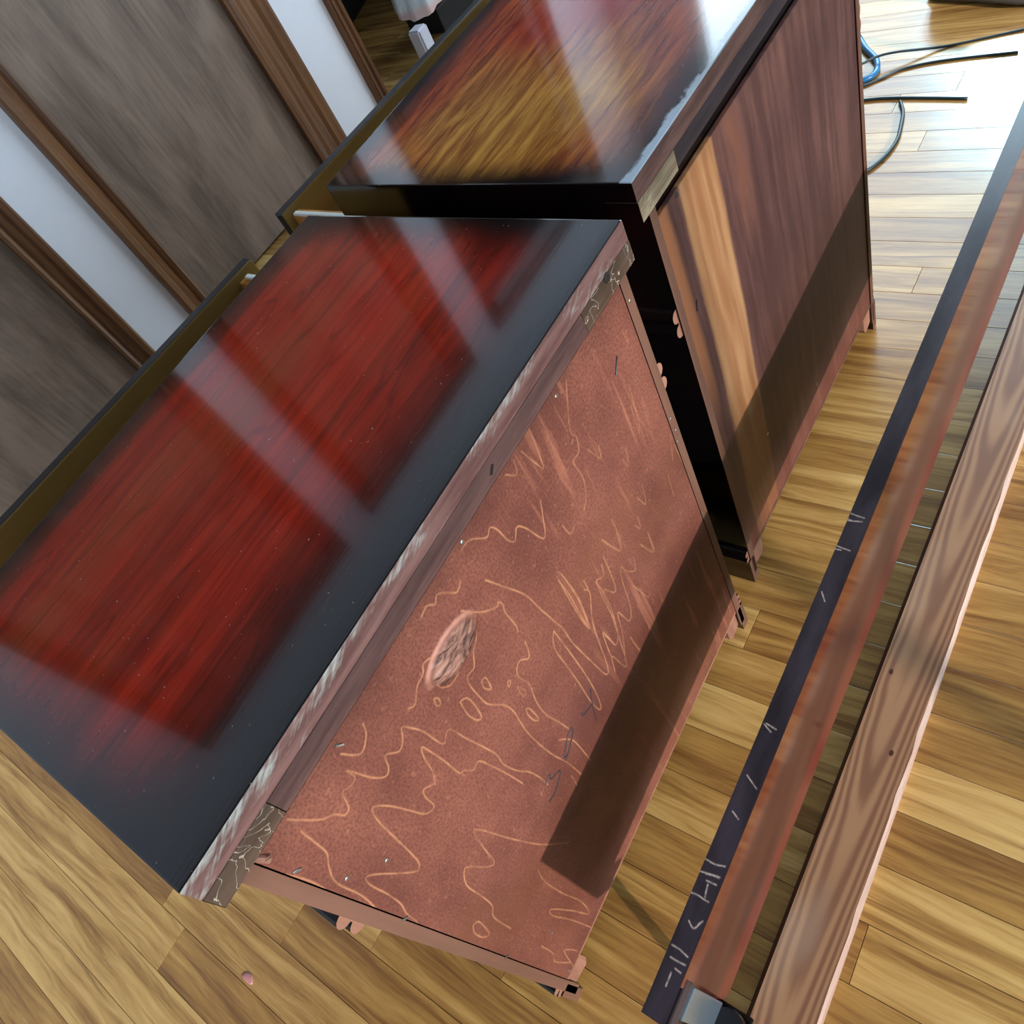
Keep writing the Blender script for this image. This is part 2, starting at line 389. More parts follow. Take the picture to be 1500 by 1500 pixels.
MT['raw'] = grain_wood('raw_splintered_wood', '#7a5040', '#a2765f', 2, 0.65, 24.0)
MT['orange'] = grain_wood('orange_drawer_wood', '#a5662a', '#d29445', 0, 0.5, 20.0)
MT['olive'] = grain_wood('olive_brown_drawer_back', '#7d6334', '#a08045', 0, 0.35, 14.0)
MT['white_plain'] = plain('white_frame_strip', '#e8e6df', 0.4)
MT['steel'] = plain('dull_steel', '#a9a49c', 0.35, 0.5, 0.9)
MT['dark_metal'] = plain('dark_nail', '#4a4543', 0.45, 0.5, 0.7)
MT['pencil'] = plain('pencil_mark', '#33282c', 0.7)
MT['hole'] = plain('nail_hole', '#1b1210', 0.8)
MT['knot'] = grain_wood('bark_knot', '#5a3328', '#a8765f', 2, 0.6, 40.0)
MT['plank'] = plank_mat('oak_planks', '#694322', '#aa8144', '#cda869', 0.2)
MT['gap'] = plain('dark_floor_gap', '#2a1c10', 0.8)
MT['plank_dim'] = plank_mat('hall_planks', '#5d4526', '#9a7a48', '#b09660', 0.3)
MT['door'] = door_mat()
MT['casing'] = grain_wood('stained_casing', '#4a2d1c', '#865c3c', 2, 0.35, 30.0)
MT['wall'] = plain('white_wall_paint', '#dcdde4', 0.6, 0.3, var=0.03)
MT['ceiling'] = plain('ceiling_paint', '#8f8785', 0.8, 0.2, var=0.03)
MT['rail_top'] = rail_top(); MT['rail_face'] = rail_face()
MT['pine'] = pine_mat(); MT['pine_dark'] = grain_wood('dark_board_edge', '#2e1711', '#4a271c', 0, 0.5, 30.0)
MT['pine_worn_lit'] = grain_wood('worn_lit_board_edge', '#8c6a58', '#c9b3a4', 0, 0.6, 40.0)  # worn edge with its bright highlight painted into the pale tone
MT['plate'] = plain('blue_grey_bracket_steel', '#9fb4c4', 0.28, 0.5, 0.85, var=0.15)
MT['rubber'] = plain('black_rubber', '#0d0c0f', 0.32)
MT['cable_dark'] = plain('dark_cable', '#16262b', 0.45)
MT['cable_blue'] = plain('blue_cable', '#1f6a9e', 0.35)
MT['bag_dark'] = plain('navy_black_fabric', '#0d1a2a', 0.55, var=0.3)
MT['sole'] = plain('grey_sole', '#5b554c', 0.7)
MT['bin'] = plain('white_bin_plastic', '#c9c9d4', 0.4)
MT['dark_box'] = plain('black_cabinet_paint', '#161517', 0.5)
def film():
    M = Mat('white_film', 0.3, 0.5)
    n = M.noise(M.vec(M.x, M.y, M.z), 9.0, 3.0, 0.6)
    M.set('Base Color', M.mix(M.z.ss(0.30, 0.24) * 0.8, M.mix(n.ss(0.35, 0.7), '#c6d6dc', '#eef4f5'), '#e2b9b4'))
    M.bump(n, 0.5, 0.01)
    return M.m
MT['film'] = film()

# ------------------------------------------------------------------ mesh helpers (all in units)
def finish(name, bm, mat, parent=None, loc=(0, 0, 0), smooth=False):
    me = bpy.data.meshes.new(name)
    bmesh.ops.scale(bm, vec=(S, S, S), verts=bm.verts)
    bm.normal_update(); bm.to_mesh(me); bm.free()
    mats = mat if isinstance(mat, (list, tuple)) else [mat]
    for k in mats: me.materials.append(MT[k] if isinstance(k, str) else k)
    if smooth:
        for p in me.polygons: p.use_smooth = True
    o = bpy.data.objects.new(name, me); col.objects.link(o)
    o.location = [c * S for c in loc]
    if parent: o.parent = parent
    return o

def box(bm, x0, x1, y0, y1, z0, z1, bev=0.0, mi=0):
    vs = [bm.verts.new(p) for p in ((x0,y0,z0),(x1,y0,z0),(x1,y1,z0),(x0,y1,z0),(x0,y0,z1),(x1,y0,z1),(x1,y1,z1),(x0,y1,z1))]
    fs = [bm.faces.new([vs[i] for i in q]) for q in ((0,3,2,1),(4,5,6,7),(0,1,5,4),(1,2,6,5),(2,3,7,6),(3,0,4,7))]
    for f in fs: f.material_index = mi
    if bev:
        es = list({e for f in fs for e in f.edges})
        r = bmesh.ops.bevel(bm, geom=es, offset=bev, segments=2, affect='EDGES', profile=0.6)
    return fs

def B(name, mat, parent, *d, bev=0.003, loc=(0, 0, 0)):
    bm = bmesh.new(); box(bm, *d, bev=bev)
    return finish(name, bm, mat, parent, loc)

def extrude_profile(bm, prof, axis, a, b):
    """closed 2-D profile swept along an axis: axis 'y' uses (x, z), 'x' uses (y, z), 'z' uses (x, y)"""
    def P(p, t): return {'y': (p[0], t, p[1]), 'x': (t, p[0], p[1]), 'z': (p[0], p[1], t)}[axis]
    A = [bm.verts.new(P(p, a)) for p in prof]; C = [bm.verts.new(P(p, b)) for p in prof]
    n = len(prof)
    for i in range(n): bm.faces.new((A[i], A[(i+1) % n], C[(i+1) % n], C[i]))
    bm.faces.new(A); bm.faces.new(C[::-1])
    bmesh.ops.recalc_face_normals(bm, faces=bm.faces)

def tube(bm, pts, r, seg=8):
    pts = [Vector(p) for p in pts]; rings = []
    for i, p in enumerate(pts):
        d = (pts[min(i+1, len(pts)-1)] - pts[max(i-1, 0)]).normalized()
        up = Vector((0, 0, 1)) if abs(d.z) < 0.9 else Vector((1, 0, 0))
        a = d.cross(up).normalized(); b = a.cross(d)
        rings.append([bm.verts.new(p + (a * math.cos(t) + b * math.sin(t)) * r) for t in [2*math.pi*k/seg for k in range(seg)]])
    for q, w in zip(rings, rings[1:]):
        for k in range(seg): bm.faces.new((q[k], q[(k+1) % seg], w[(k+1) % seg], w[k]))
    bm.faces.new(rings[0][::-1]); bm.faces.new(rings[-1])
    bmesh.ops.recalc_face_normals(bm, faces=bm.faces)

def spline(ctrl, n=10):
    out = []
    P = [Vector(c) for c in ctrl]; P = [P[0]] + P + [P[-1]]
    for i in range(1, len(P) - 2):
        for k in range(n):
            t = k / n; a, b, c, d = P[i-1], P[i], P[i+1], P[i+2]
            out.append(0.5 * ((2*b) + (c-a)*t + (2*a-5*b+4*c-d)*t*t + (3*b-a-3*c+d)*t*t*t))
    out.append(P[-2]); return out

def empty(name, label, cat, loc=(0, 0, 0), yaw=0.0, group=None):
    o = bpy.data.objects.new(name, None); col.objects.link(o)
    o.empty_display_size = 0.05
    o.location = [c * S for c in loc]; o.rotation_euler = (0, 0, yaw)
    o['label'] = label; o['category'] = cat
    if group: o['group'] = group
    return o

def structure(o): o['kind'] = 'structure'; return o

def line_mask(nx, nz, x0, x1, z0, z1, lines, width):
    """soft mask of hand-drawn polylines on a grid"""
    X = np.linspace(x0, x1, nx); Z = np.linspace(z0, z1, nz)
    out = np.zeros((nx, nz))
    for L in lines:
        L = [(a / 1000.0, b / 1000.0) for a, b in L]
        if len(L) > 2:
            sm = spline([(a, b, 0) for a, b in L], 5); L = [(p.x, p.y) for p in sm]
        for (ax, az), (bx, bz) in zip(L, L[1:]):
            i0 = max(0, int((min(ax, bx) - 3*width - x0) / (x1-x0) * (nx-1))); i1 = min(nx, int((max(ax, bx) + 3*width - x0) / (x1-x0) * (nx-1)) + 2)
            k0 = max(0, int((min(az, bz) - 3*width - z0) / (z1-z0) * (nz-1))); k1 = min(nz, int((max(az, bz) + 3*width - z0) / (z1-z0) * (nz-1)) + 2)
            if i1 <= i0 or k1 <= k0: continue
            gx, gz = np.meshgrid(X[i0:i1], Z[k0:k1], indexing='ij')
            dx, dz = bx-ax, bz-az; l2 = dx*dx + dz*dz + 1e-12
            t = np.clip(((gx-ax)*dx + (gz-az)*dz) / l2, 0, 1)
            d = np.hypot(gx-ax-t*dx, gz-az-t*dz)
            out[i0:i1, k0:k1] = np.maximum(out[i0:i1, k0:k1], np.exp(-(d/width)**2))
    return X, Z, out

def grid_object(name, mat, parent, X, Z, mask, to3d):
    nx, nz = len(X), len(Z)
    gx, gz = np.meshgrid(X, Z, indexing='ij')
    co = to3d(gx, gz).reshape(-1, 3) * S
    i, k = np.meshgrid(np.arange(nx-1), np.arange(nz-1), indexing='ij')
    a = (i*nz + k).ravel(); q = np.stack([a, a+nz, a+nz+1, a+1], 1).astype(np.int32)
    me = bpy.data.meshes.new(name)
    me.vertices.add(len(co)); me.vertices.foreach_set('co', co.ravel())
    me.loops.add(q.size); me.loops.foreach_set('vertex_index', q.ravel())
    me.polygons.add(len(q)); me.polygons.foreach_set('loop_start', np.arange(0, q.size, 4, dtype=np.int32))
    me.polygons.foreach_set('loop_total', np.full(len(q), 4, np.int32))
    at = me.attributes.new('figure', 'FLOAT', 'POINT'); at.data.foreach_set('value', mask.ravel().astype(np.float32))
    me.materials.append(MT[mat]); me.update(); me.validate()
    me.polygons.foreach_set('use_smooth', np.ones(len(q), bool))
    o = bpy.data.objects.new(name, me); col.objects.link(o)
    if parent: o.parent = parent
    return o

# ------------------------------------------------------------------ the setting
FLOOR_X0, FLOOR_X1, FLOOR_Y0, FLOOR_Y1 = -4.0, 6.0, -4.5, 3.30
bm = bmesh.new(); box(bm, FLOOR_X0, FLOOR_X1, FLOOR_Y0, 7.0, -0.10, -0.006)
floor = structure(finish('floor', bm, 'gap'))
rng = random.Random(4)
PW = 0.118
def plank_mesh(ln):
    bm = bmesh.new(); box(bm, 0.0006, PW - 0.0006, 0, ln - 0.0012, -0.02, 0.0, bev=0.0008)
    me = bpy.data.meshes.new('plank'); bmesh.ops.scale(bm, vec=(S, S, S), verts=bm.verts); bm.to_mesh(me); bm.free()
    me.materials.append(MT['plank']); return me
LENS = (0.9, 1.3, 1.7, 2.1)
PM = {l: plank_mesh(l) for l in LENS}
def lay(x, y, me):
    o = bpy.data.objects.new('plank', me); col.objects.link(o); o.location = (x*S, y*S, 0); o.parent = floor
x = -1.10 - PW * 2
n_planks = 0
while x < 5.2:
    y = -1.45 - rng.random() * 0.9
    while y < (6.4 if 3.2 < x < 5.1 else 3.3):
        l = rng.choice(LENS)
        lay(x, y, PM[l]); y += l; n_planks += 1
    x += PW
# outside the view: one joined field of boards
bm = bmesh.new()
for (xa, xb, ya, yb) in ((-4.0, -1.10 - PW*2, -4.5, 5.0), (x, 6.0, -4.5, 5.0), (-1.10 - PW*2, x, -4.5, -2.36)):
    k = 0; t = xa
    while t < xb - 0.01:
        box(bm, t + 0.002, min(t + PW, xb) - 0.002, ya, yb, -0.02, -0.0002); t += PW
o = finish('far_planks', bm, 'plank_dim', floor); o['kind'] = 'stuff'
# the hall beyond the opening keeps the same boards
bm = bmesh.new()
for ta, tb in ((1.4, 3.2), (5.25, 6.0)):
    t = ta
    while t < tb - 0.05:
        box(bm, t + 0.0015, t + PW - 0.0015, 4.0, 7.0, -0.02, -0.0005); t += PW
o = finish('hall_planks', bm, 'plank_dim', floor); o['kind'] = 'stuff'

WY = 3.25; DT = 4.10; CZ = 4.7
def wall_piece(bm, x0, x1, z0=0.0, z1=CZ): box(bm, x0, x1, WY, WY + 0.14, z0, z1)
bm = bmesh.new()
for a, b in ((-4.0, -0.10), (1.36, 1.70), (2.90, 3.45), (5.15, 6.14)): wall_piece(bm, a, b)
for a, b in ((-0.10, 1.36), (1.70, 2.90), (3.45, 5.15)): wall_piece(bm, a, b, DT)
structure(finish('wall_front', bm, 'wall'))

def casing(name, x0, x1, flip=False, z1=DT + 0.10):
    """moulded door casing standing proud of the wall"""
    w = x1 - x0
    pr = [(0, 0), (0, -0.030), (0.10, -0.038), (0.22, -0.030), (0.30, -0.018), (0.38, -0.026), (0.62, -0.026), (0.70, -0.040), (0.90, -0.044), (1.0, -0.034), (1.0, 0)]
    pts = [((x1 - p[0]*w) if flip else (x0 + p[0]*w), WY + p[1]) for p in pr]
    bm = bmesh.new(); extrude_profile(bm, pts, 'z', 0.0, z1)
    return structure(finish(name, bm, 'casing'))
casing('trim_1', 1.235, 1.36); casing('trim_2', 1.635, 1.76, True); casing('trim_3', 2.835, 3.066); casing('trim_4', 3.41, 3.50)
casing('trim_5', 5.10, 5.22); casing('trim_6', -0.16, -0.04)
for i, (a, b) in enumerate(((-0.16, 1.36), (1.635, 3.066), (3.41, 5.22))):
    structure(B('trim_%d' % (7 + i), 'casing', None, a, b, WY - 0.036, WY, DT, DT + 0.10, bev=0.004))

def door(name, x0, x1, knob_x):
    d = structure(B(name, 'door', None, x0, x1, WY + 0.005, WY + 0.06, 0.014, DT, bev=0.002))
    bm = bmesh.new()
    prof = [(0.0, 0), (0.052, 0), (0.052, 0.008), (0.020, 0.014), (0.018, 0.05), (0.045, 0.062), (0.052, 0.085), (0.040, 0.11), (0.0, 0.118)]
    rings = []
    for r, h in prof:
        rings.append([bm.verts.new((knob_x + r*math.cos(t), WY + 0.005 - h, 1.75 + r*math.sin(t))) for t in [2*math.pi*k/20 for k in range(20)]])
    for q, w in zip(rings, rings[1:]):
        for k in range(20): bm.faces.new((q[k], q[(k+1) % 20], w[(k+1) % 20], w[k]))
    bmesh.ops.remove_doubles(bm, verts=bm.verts, dist=1e-5); bmesh.ops.recalc_face_normals(bm, faces=bm.faces)
    finish('door_knob', bm, 'steel', d, smooth=True)
    return d
door('door_1', 1.76, 2.835, 1.88)
door('door_2', -0.04, 1.235, 1.12)

# remaining shell: back wall with a wide window, right wall with a tall window, left wall, ceiling, hall
bm = bmesh.new()
box(bm, -4.0, 6.14, -4.64, -4.5, 0.0, 0.9); box(bm, -4.0, 6.14, -4.64, -4.5, 3.15, CZ)
box(bm, -4.0, -3.5, -4.64, -4.5, 0.9, 3.15); box(bm, 2.5, 6.14, -4.64, -4.5, 0.9, 3.15)
structure(finish('wall_back', bm, 'wall'))
bm = bmesh.new()
box(bm, 6.0, 6.14, -4.5, -1.5, 0.0, CZ); box(bm, 6.0, 6.14, 2.6, 3.25, 0.0, CZ)
box(bm, 6.0, 6.14, -1.5, 2.6, 0.0, 0.8); box(bm, 6.0, 6.14, -1.5, 2.6, 4.5, CZ)
structure(finish('wall_right', bm, 'wall'))
bm = bmesh.new(); box(bm, -4.14, -4.0, -4.64, 7.14, 0.0, CZ); structure(finish('wall_left', bm, 'wall'))
bm = bmesh.new(); box(bm, -4.14, 6.14, -4.64, 7.14, CZ, CZ + 0.1); structure(finish('ceiling', bm, 'ceiling'))
bm = bmesh.new(); box(bm, -4.0, 6.14, 7.0, 7.14, 0.0, CZ); box(bm, 6.0, 6.14, 3.39, 7.0, 0.0, CZ); structure(finish('wall_hall', bm, 'wall'))
def window(name, axis, at, a0, a1, z0, z1):
    f = bmesh.new()
    def bx(bm, p0, p1, q0, q1, d0=0.02, d1=0.10):
        if axis == 'y': box(bm, p0, p1, at - d1, at - d0, q0, q1)
        else: box(bm, at + d0, at + d1, p0, p1, q0, q1)
    for p in ((a0, a0+0.08, z0, z1), (a1-0.08, a1, z0, z1), (a0, a1, z0, z0+0.08), (a0, a1, z1-0.08, z1)): bx(f, *p)
    o = structure(finish(name, f, 'white_plain'))
    g = bmesh.new(); mid = (a0 + a1) / 2; bx(g, mid - 0.03, mid + 0.03, z0, z1, 0.03, 0.09)
    finish('mullion', g, 'white_plain', o)
window('window_1', 'y', -4.5, -3.5, 2.5, 0.9, 3.15)
window('window_2', 'x', 6.0, -1.5, 2.6, 0.8, 4.5)

# ------------------------------------------------------------------ nightstands
TH = 0.072; OV = 0.004; ZB = 0.111; E0 = 0.026
def bead_profile(x, s, z, h, d):
    """double-bead moulding section standing out of the side at x (s = -1 near side, +1 far side)"""
    p = [(x, z)]
    for k in range(0, 7): 
        t = math.pi * k / 6; p.append((x + s * d * (0.25 + 0.75 * math.sin(t)), z + h * 0.46 * (1 - math.cos(t)) / 2))
    for k in range(0, 7):
        t = math.pi * k / 6; p.append((x + s * d * (0.25 + 0.75 * math.sin(t)), z + h * 0.54 + h * 0.46 * (1 - math.cos(t)) / 2))
    p.append((x, z + h)); return p

def drawer(root, z0, h, open_by, yaw):
    """drawer box with its overlay front; pulled towards +y"""
    o = bpy.data.objects.new('drawer', None); col.objects.link(o); o.parent = root
    o.empty_display_size = 0.03
    o.location = (0.5 * S, (0.69 + open_by) * S, z0 * S); o.rotation_euler = (0, 0, yaw)
    if open_by < 0.05:
        B('drawer_front', 'black', o, -0.466, 0.466, -0.02, 0.018, 0, h, bev=0.005)
        B('drawer_box', 'orange', o, -0.42, 0.42, -0.60, -0.02, 0.02, h - 0.03)
        return o
    bm = bmesh.new(); fs = box(bm, -0.466, 0.480, -0.008, 0.020, 0, h, bev=0.004)
    bm.normal_update()
    for f in bm.faces:
        f.material_index = 1 if f.normal.y < -0.9 else (2 if f.normal.z > 0.5 else 0)
    finish('drawer_front', bm, ['black', 'olive', 'satin'], o)
    for s in (-1, 1):
        sd_ = B('drawer_side', 'orange', o, min(s*0.444, s*0.420), max(s*0.444, s*0.420), -0.62, -0.008, 0.02, h - 0.020)
        B('lit_edge', 'white_plain', o, min(s*0.446, s*0.434), max(s*0.446, s*0.434), -0.62, -0.02, h - 0.020, h - 0.013, bev=0.002)['label'] = 'white strip for light caught on the drawer side top edge'  # white strip paints the light caught by the side's top edge
    B('drawer_bottom', 'orange', o, -0.42, 0.42, -0.62, -0.008, 0.02, 0.035, bev=0)
    B('drawer_back', 'orange', o, -0.42, 0.42, -0.62, -0.60, 0.035, h - 0.03, bev=0)
    return o

def nightstand(label, loc, yaw, kind):
    red = kind == 'red'
    r = empty('nightstand', label, 'nightstand', loc, yaw, 'pair of nightstands seen from behind')
    # top board: black lacquered edges, sunburst face, raw back edge in two layers
    SPL = H - 0.036
    bm = bmesh.new()
    extrude_profile(bm, [(0, H), (W, H), (W, H - TH), (0.06, H - TH), (0.06, SPL), (0, SPL)], 'x', 0, 1)
    bmesh.ops.bevel(bm, geom=[e for e in bm.edges], offset=0.003, segments=2, affect='EDGES', profile=0.6)
    bm.normal_update()
    for f in bm.faces:
        f.material_index = 0 if f.normal.z > 0.9 else (2 if (f.normal.y < -0.6 and f.calc_center_median().y < 0.01) else 1)
    finish('top_board', bm, [('top_red' if red else 'top_amber'), 'black', 'edge_pink' if red else 'edge_far'], r)
    segs = ((0.0, 0.108, 'corner_crackle'), (0.109, 0.845, 'edge_brown'), (0.846, 1.0, 'corner_crackle')) if red else ((0.0, 0.130, 'corner_tan'), (0.131, 1.0, 'edge_dark'))
    for a, b, k in segs:
        bm = bmesh.new(); box(bm, a, b, 0.0 if k != 'edge_dark' else 0.004, 0.06, H - TH, SPL, bev=0.001)
        if a == 0 or b == 1.0:
            bm.normal_update()
            for f in bm.faces:
                f.material_index = 1 if (f.calc_center_median().x < 0.003 or f.calc_center_median().x > 0.997) else 0
        finish('edge_strip', bm, [k, 'black'], r)
    # sides with a raw back edge
    for s in (0, 1):
        a, b = (E0, E0 + 0.022) if s == 0 else (1 - E0 - 0.022, 1 - E0)
        bm = bmesh.new(); box(bm, a, b, OV, W - 0.03, 0.03, H - TH, bev=0.002); bm.normal_update()
        for f in bm.faces: f.material_index = 1 if f.normal.y < -0.6 else 0
        finish('side_panel', bm, ['black', 'side_edge'], r)
        sg = -1 if s == 0 else 1
        xs = a if s == 0 else b
        bm = bmesh.new(); extrude_profile(bm, bead_profile(xs - sg*0.002, sg, 0.895, 0.062, 0.018), 'y', OV + 0.004, W - 0.03)
        bm.normal_update()
        for f in bm.faces: f.material_index = 1 if f.normal.y < -0.6 else 0
        finish('side_moulding', bm, ['black', 'raw'], r)
        bm = bmesh.new(); extrude_profile(bm, bead_profile(xs - sg*0.002, sg, 0.095, 0.045, 0.016), 'y', OV + 0.004, W - 0.03)
        bm.normal_update()
        for f in bm.faces: f.material_index = 1 if f.normal.y < -0.6 else 0
        finish('base_moulding', bm, ['black', 'raw'], r)
        # bracket feet: a shaped plate along the side and a raw glue block behind it
        for y0, y1 in ((OV, 0.13), (W - 0.16, W - 0.03)):
            pr = [(y0, 0.0), (y0 + (y1-y0)*0.55, 0.0), (y0 + (y1-y0)*0.65, 0.035), (y1, 0.07), (y1, 0.10), (y0, 0.10)]
            if y0 > 0.3: pr = [(y0 + y1 - p[0], p[1]) for p in pr]
            bm = bmesh.new(); xo = xs + sg*0.010; extrude_profile(bm, pr, 'x', min(xs - sg*0.016, xo), max(xs - sg*0.016, xo))
            bm.normal_update()
            for f in bm.faces: f.material_index = 1 if f.normal.y < -0.6 else 0
            finish('bracket_foot', bm, ['black', 'side_edge'], r)
    for xa, xb in ((E0 + 0.024, E0 + 0.075), (1 - E0 - 0.075, 1 - E0 - 0.024)):
        pr = [(xa, 0.04), (xb - 0.012, 0.03), (xb, 0.05), (xb, ZB), (xa, ZB)]
        if xa > 0.5: pr = [(xa + xb - p[0], p[1]) for p in pr]
        bm = bmesh.new(); extrude_profile(bm, pr, 'y', OV + 0.006, OV + 0.05); finish('glue_block', bm, 'raw', r)['label'] = 'pale raw wood block'
    # added unseen black box inside to block light, and front rails
    B('light_block', 'black', r, E0 + 0.023, 1 - E0 - 0.023, 0.022, W - 0.045, ZB + 0.01, H - TH - 0.34, bev=0)
    B('front_rail', 'black', r, E0 + 0.02, 1 - E0 - 0.02, W - 0.06, W - 0.03, 0.03, 0.12, bev=0.003)
    B('dark_backing', 'black', r, E0 + 0.023, 1 - E0 - 0.023, 0.020, 0.030, H - TH - 0.34, H - TH, bev=0)  # black sheet added behind the gap above the panel to darken it
    # back panel let in between the sides
    xa, xb = E0 + 0.0235, 1 - E0 - 0.0235
    zt = H - TH - (0.006 if red else 0.030)
    if red:
        X, Z, mk = line_mask(760, 840, xa, xb, ZB, zt, FIG, 0.00110)
        def to3d(gx, gz):
            u = gx - 0.372; v = gz - 1.045
            e = (u / 0.051) ** 2 + (v / 0.031) ** 2
            hgt = 0.012 * np.exp(-e ** 2.2)
            rid = 0.0016 * np.sin(v * 520 + 3 * np.sin(u * 70 + v * 30)) * np.exp(-e ** 1.5) + 0.0010 * np.sin(u * 190 + v * 300 + 1.0) * np.exp(-e ** 1.5)
            return np.stack([gx, OV + 0.001 - hgt - rid, gz], -1)
        grid_object('back_panel', 'ply_red', r, X, Z, mk, to3d)
    else:
        B('back_panel', 'ply_brown', r, xa, xb, OV + 0.003, 0.018, ZB, zt, bev=0.002)
    B('panel_edge', 'raw' if red else 'side_edge', r, xa, xb, OV + 0.0022, 0.0195, ZB - 0.010, ZB - 0.0005, bev=0)
    # top drawer stands open, the others are shut
    hs = 0.30
    drawer(r, H - 0.10 - 0.30, 0.30, 0.318 if red else 0.285, -0.050 if red else -0.030)
    drawer(r, 0.47, 0.33, 0.0, 0.0); drawer(r, 0.13, 0.33, 0.0, 0.0)
    return r

def nail(parent, x, z, y, rad=0.0042, mat='steel'):
    bm = bmesh.new(); n = 10
    rings = [[bm.verts.new((x + q*math.cos(2*math.pi*k/n), y - h, z + q*math.sin(2*math.pi*k/n))) for k in range(n)] for q, h in ((rad, 0.0), (rad, 0.0012), (rad*0.6, 0.002))]
    for q, w in zip(rings, rings[1:]):
        for k in range(n): bm.faces.new((q[k], q[(k+1) % n], w[(k+1) % n], w[k]))
    bm.faces.new(rings[-1]); bmesh.ops.recalc_face_normals(bm, faces=bm.faces)
    finish('nail_head', bm, mat, parent)
def staple(parent, a, b, y, mat='steel', r=0.0016):
    bm = bmesh.new()
    d = Vector((b[0]-a[0], 0, b[1]-a[1]))
    A = Vector((a[0], y, a[1])); C = Vector((b[0], y, b[1]))
    tube(bm, [A + Vector((0, 0.003, 0)), A + Vector((0, -0.0015, 0)), C + Vector((0, -0.0015, 0)), C + Vector((0, 0.003, 0))], r, 6)
    finish('staple', bm, mat, parent)

na = nightstand('nightstand with dark red sunburst top, nearer and lower left of the two', (0, 0, 0), 0.0, 'red')
nb = nightstand('nightstand with amber and orange sunburst top, farther one with a pale streak down its back', (1.0803, 0.0242, 0), -0.0104, 'amber')
PY = OV + 0.001
for x_, z_ in ((961,1115),(960,837),(963,801),(957,775),(739,1143),(483,1148),(956,541),(69,990),(107,931),(66,124),(116,297)):
    nail(na, x_/1000, z_/1000, PY, 0.0036, 'steel')
nail(na, 0.924, 1.194, 0.0, 0.0085, 'dark_metal')
staple(na, (0.887, 1.070), (0.870, 1.048), PY, 'dark_metal', 0.0015)
for a, b in (((.193,1.147),(.199,1.136)), ((.053,1.090),(.060,1.082)), ((.046,.821),(.053,.812)), ((.046,.448),(.052,.440))):
    staple(na, a, b, PY)
bm = bmesh.new(); tube(bm, [(0.053, PY + 0.002, 1.157), (0.056, PY - 0.003, 1.150), (0.058, PY - 0.004, 1.143)], 0.0045, 8)
finish('dowel_end', bm, 'raw', na)
# a three-cornered chip in the long edge strip
bm = bmesh.new(); extrude_profile(bm, [(0.571, 1.177), (0.576, 1.174), (0.586, 1.184), (0.582, 1.187)], 'y', 0.0006, 0.004)
for v in bm.verts: v.co.y -= 0.0012
finish('chip', bm, 'hole', na)
# handwritten pencil mark: 3 0 x
for L in PENCIL:
    pts = spline([(a/1000, PY - 0.0004, b/1000) for a, b in L], 6) if len(L) > 2 else [Vector((a/1000, PY - 0.0004, b/1000)) for a, b in L]
    bm = bmesh.new(); tube(bm, pts, 0.0013, 5); finish('pencil_stroke', bm, 'pencil', na)
for x_, z_ in ((48,975),(43,710),(534,212),(237,358)): nail(nb, x_/1000, z_/1000, OV + 0.003, 0.0042, 'steel')
staple(nb, (.094,.917), (.086,.898), OV + 0.003, 'dark_metal')
nail(nb, 0.118, 1.125, OV + 0.003, 0.005, 'dark_metal')

# ------------------------------------------------------------------ bed side rail: black top edge, red face, steel hook plate
TILT = 0.045; YAW = -0.0134
rl = empty('bed_side_rail', 'long dark bed side rail with scratched black top edge and glossy red inner face', 'bed rail', (0.1061, -0.2848, 0), YAW)
RZ = H - 0.62; RW = 0.036; RH = 0.334; RL = 3.3
def rz(x): return RZ + TILT * x
scr = []
for L in SCR:
    scr.append([((a/1000 - 0.1061) * 1000, (b/1000 + 0.2848 - (a/1000 - 0.1061) * YAW) * 1000) for a, b in L])
X, Yg, mk = line_mask(2600, 40, 0, RL, -RW, 0, scr, 0.0009)
grid_object('top_edge', 'rail_top', rl, X, Yg, mk, lambda gx, gy: np.stack([gx, gy, rz(gx) + 0*gx], -1))
def slab(name, mat, x0, x1, y0, y1, d0, d1, parent, bev=0.002):
    """block following the slope of the rail, d = distance below its top"""
    bm = bmesh.new(); box(bm, x0, x1, y0, y1, -d1, -d0, bev=bev)
    for v in bm.verts: v.co.z += rz(v.co.x)
    return finish(name, bm, mat, parent)
slab('rail_board', 'black', 0.0, RL, -RW + 0.003, 0.0, 0.0006, RH, rl)
def face_board():
    """built flat, then tilted as an object so that its finish follows its own length"""
    bm = bmesh.new(); box(bm, 0.069, RL, -RW, -RW + 0.0028, 0.0, RH - 0.001, bev=0.0008)
    o = finish('inner_face', bm, 'rail_face', rl)
    o.location = (0, 0, (RZ - RH) * S); o.rotation_euler = (0, -math.atan(TILT), 0)
    o['label'] = 'glossy red and brown inner face'
    return o
face_board()
slab('hook_plate', 'plate', 0.016, 0.064, -RW - 0.006, -RW + 0.003, 0.062, 0.285, rl)
slab('plate_channel', 'edge_dark', 0.0, 0.068, -RW - 0.002, -RW + 0.004, 0.022, 0.060, rl)
bm = bmesh.new(); tube(bm, [(0.034, -0.018, 0.0), (0.034, -0.018, rz(0.03) - RH)], 0.012, 16)
leg = finish('support_leg', bm, 'rubber', rl, smooth=True)
bm = bmesh.new(); tube(bm, [(0.034, -RW - 0.024, rz(0.03) - 0.315), (0.034, -RW - 0.024, rz(0.03) - 0.285), (0.034, -RW - 0.024, rz(0.03) - 0.280)], 0.030, 20)
finish('leg_cap', bm, 'rubber', leg, smooth=False)
B('leg_bracket', 'black', rl, 0.0, 0.068, -RW - 0.050, 0.0, RZ - RH - 0.012, RZ - RH + 0.002, bev=0.003)
bm = bmesh.new(); tube(bm, [(RL - 0.06, -RW/2, 0.0), (RL - 0.06, -RW/2, rz(RL) - RH)], 0.024, 16)
finish('support_leg', bm, 'rubber', rl, smooth=True)

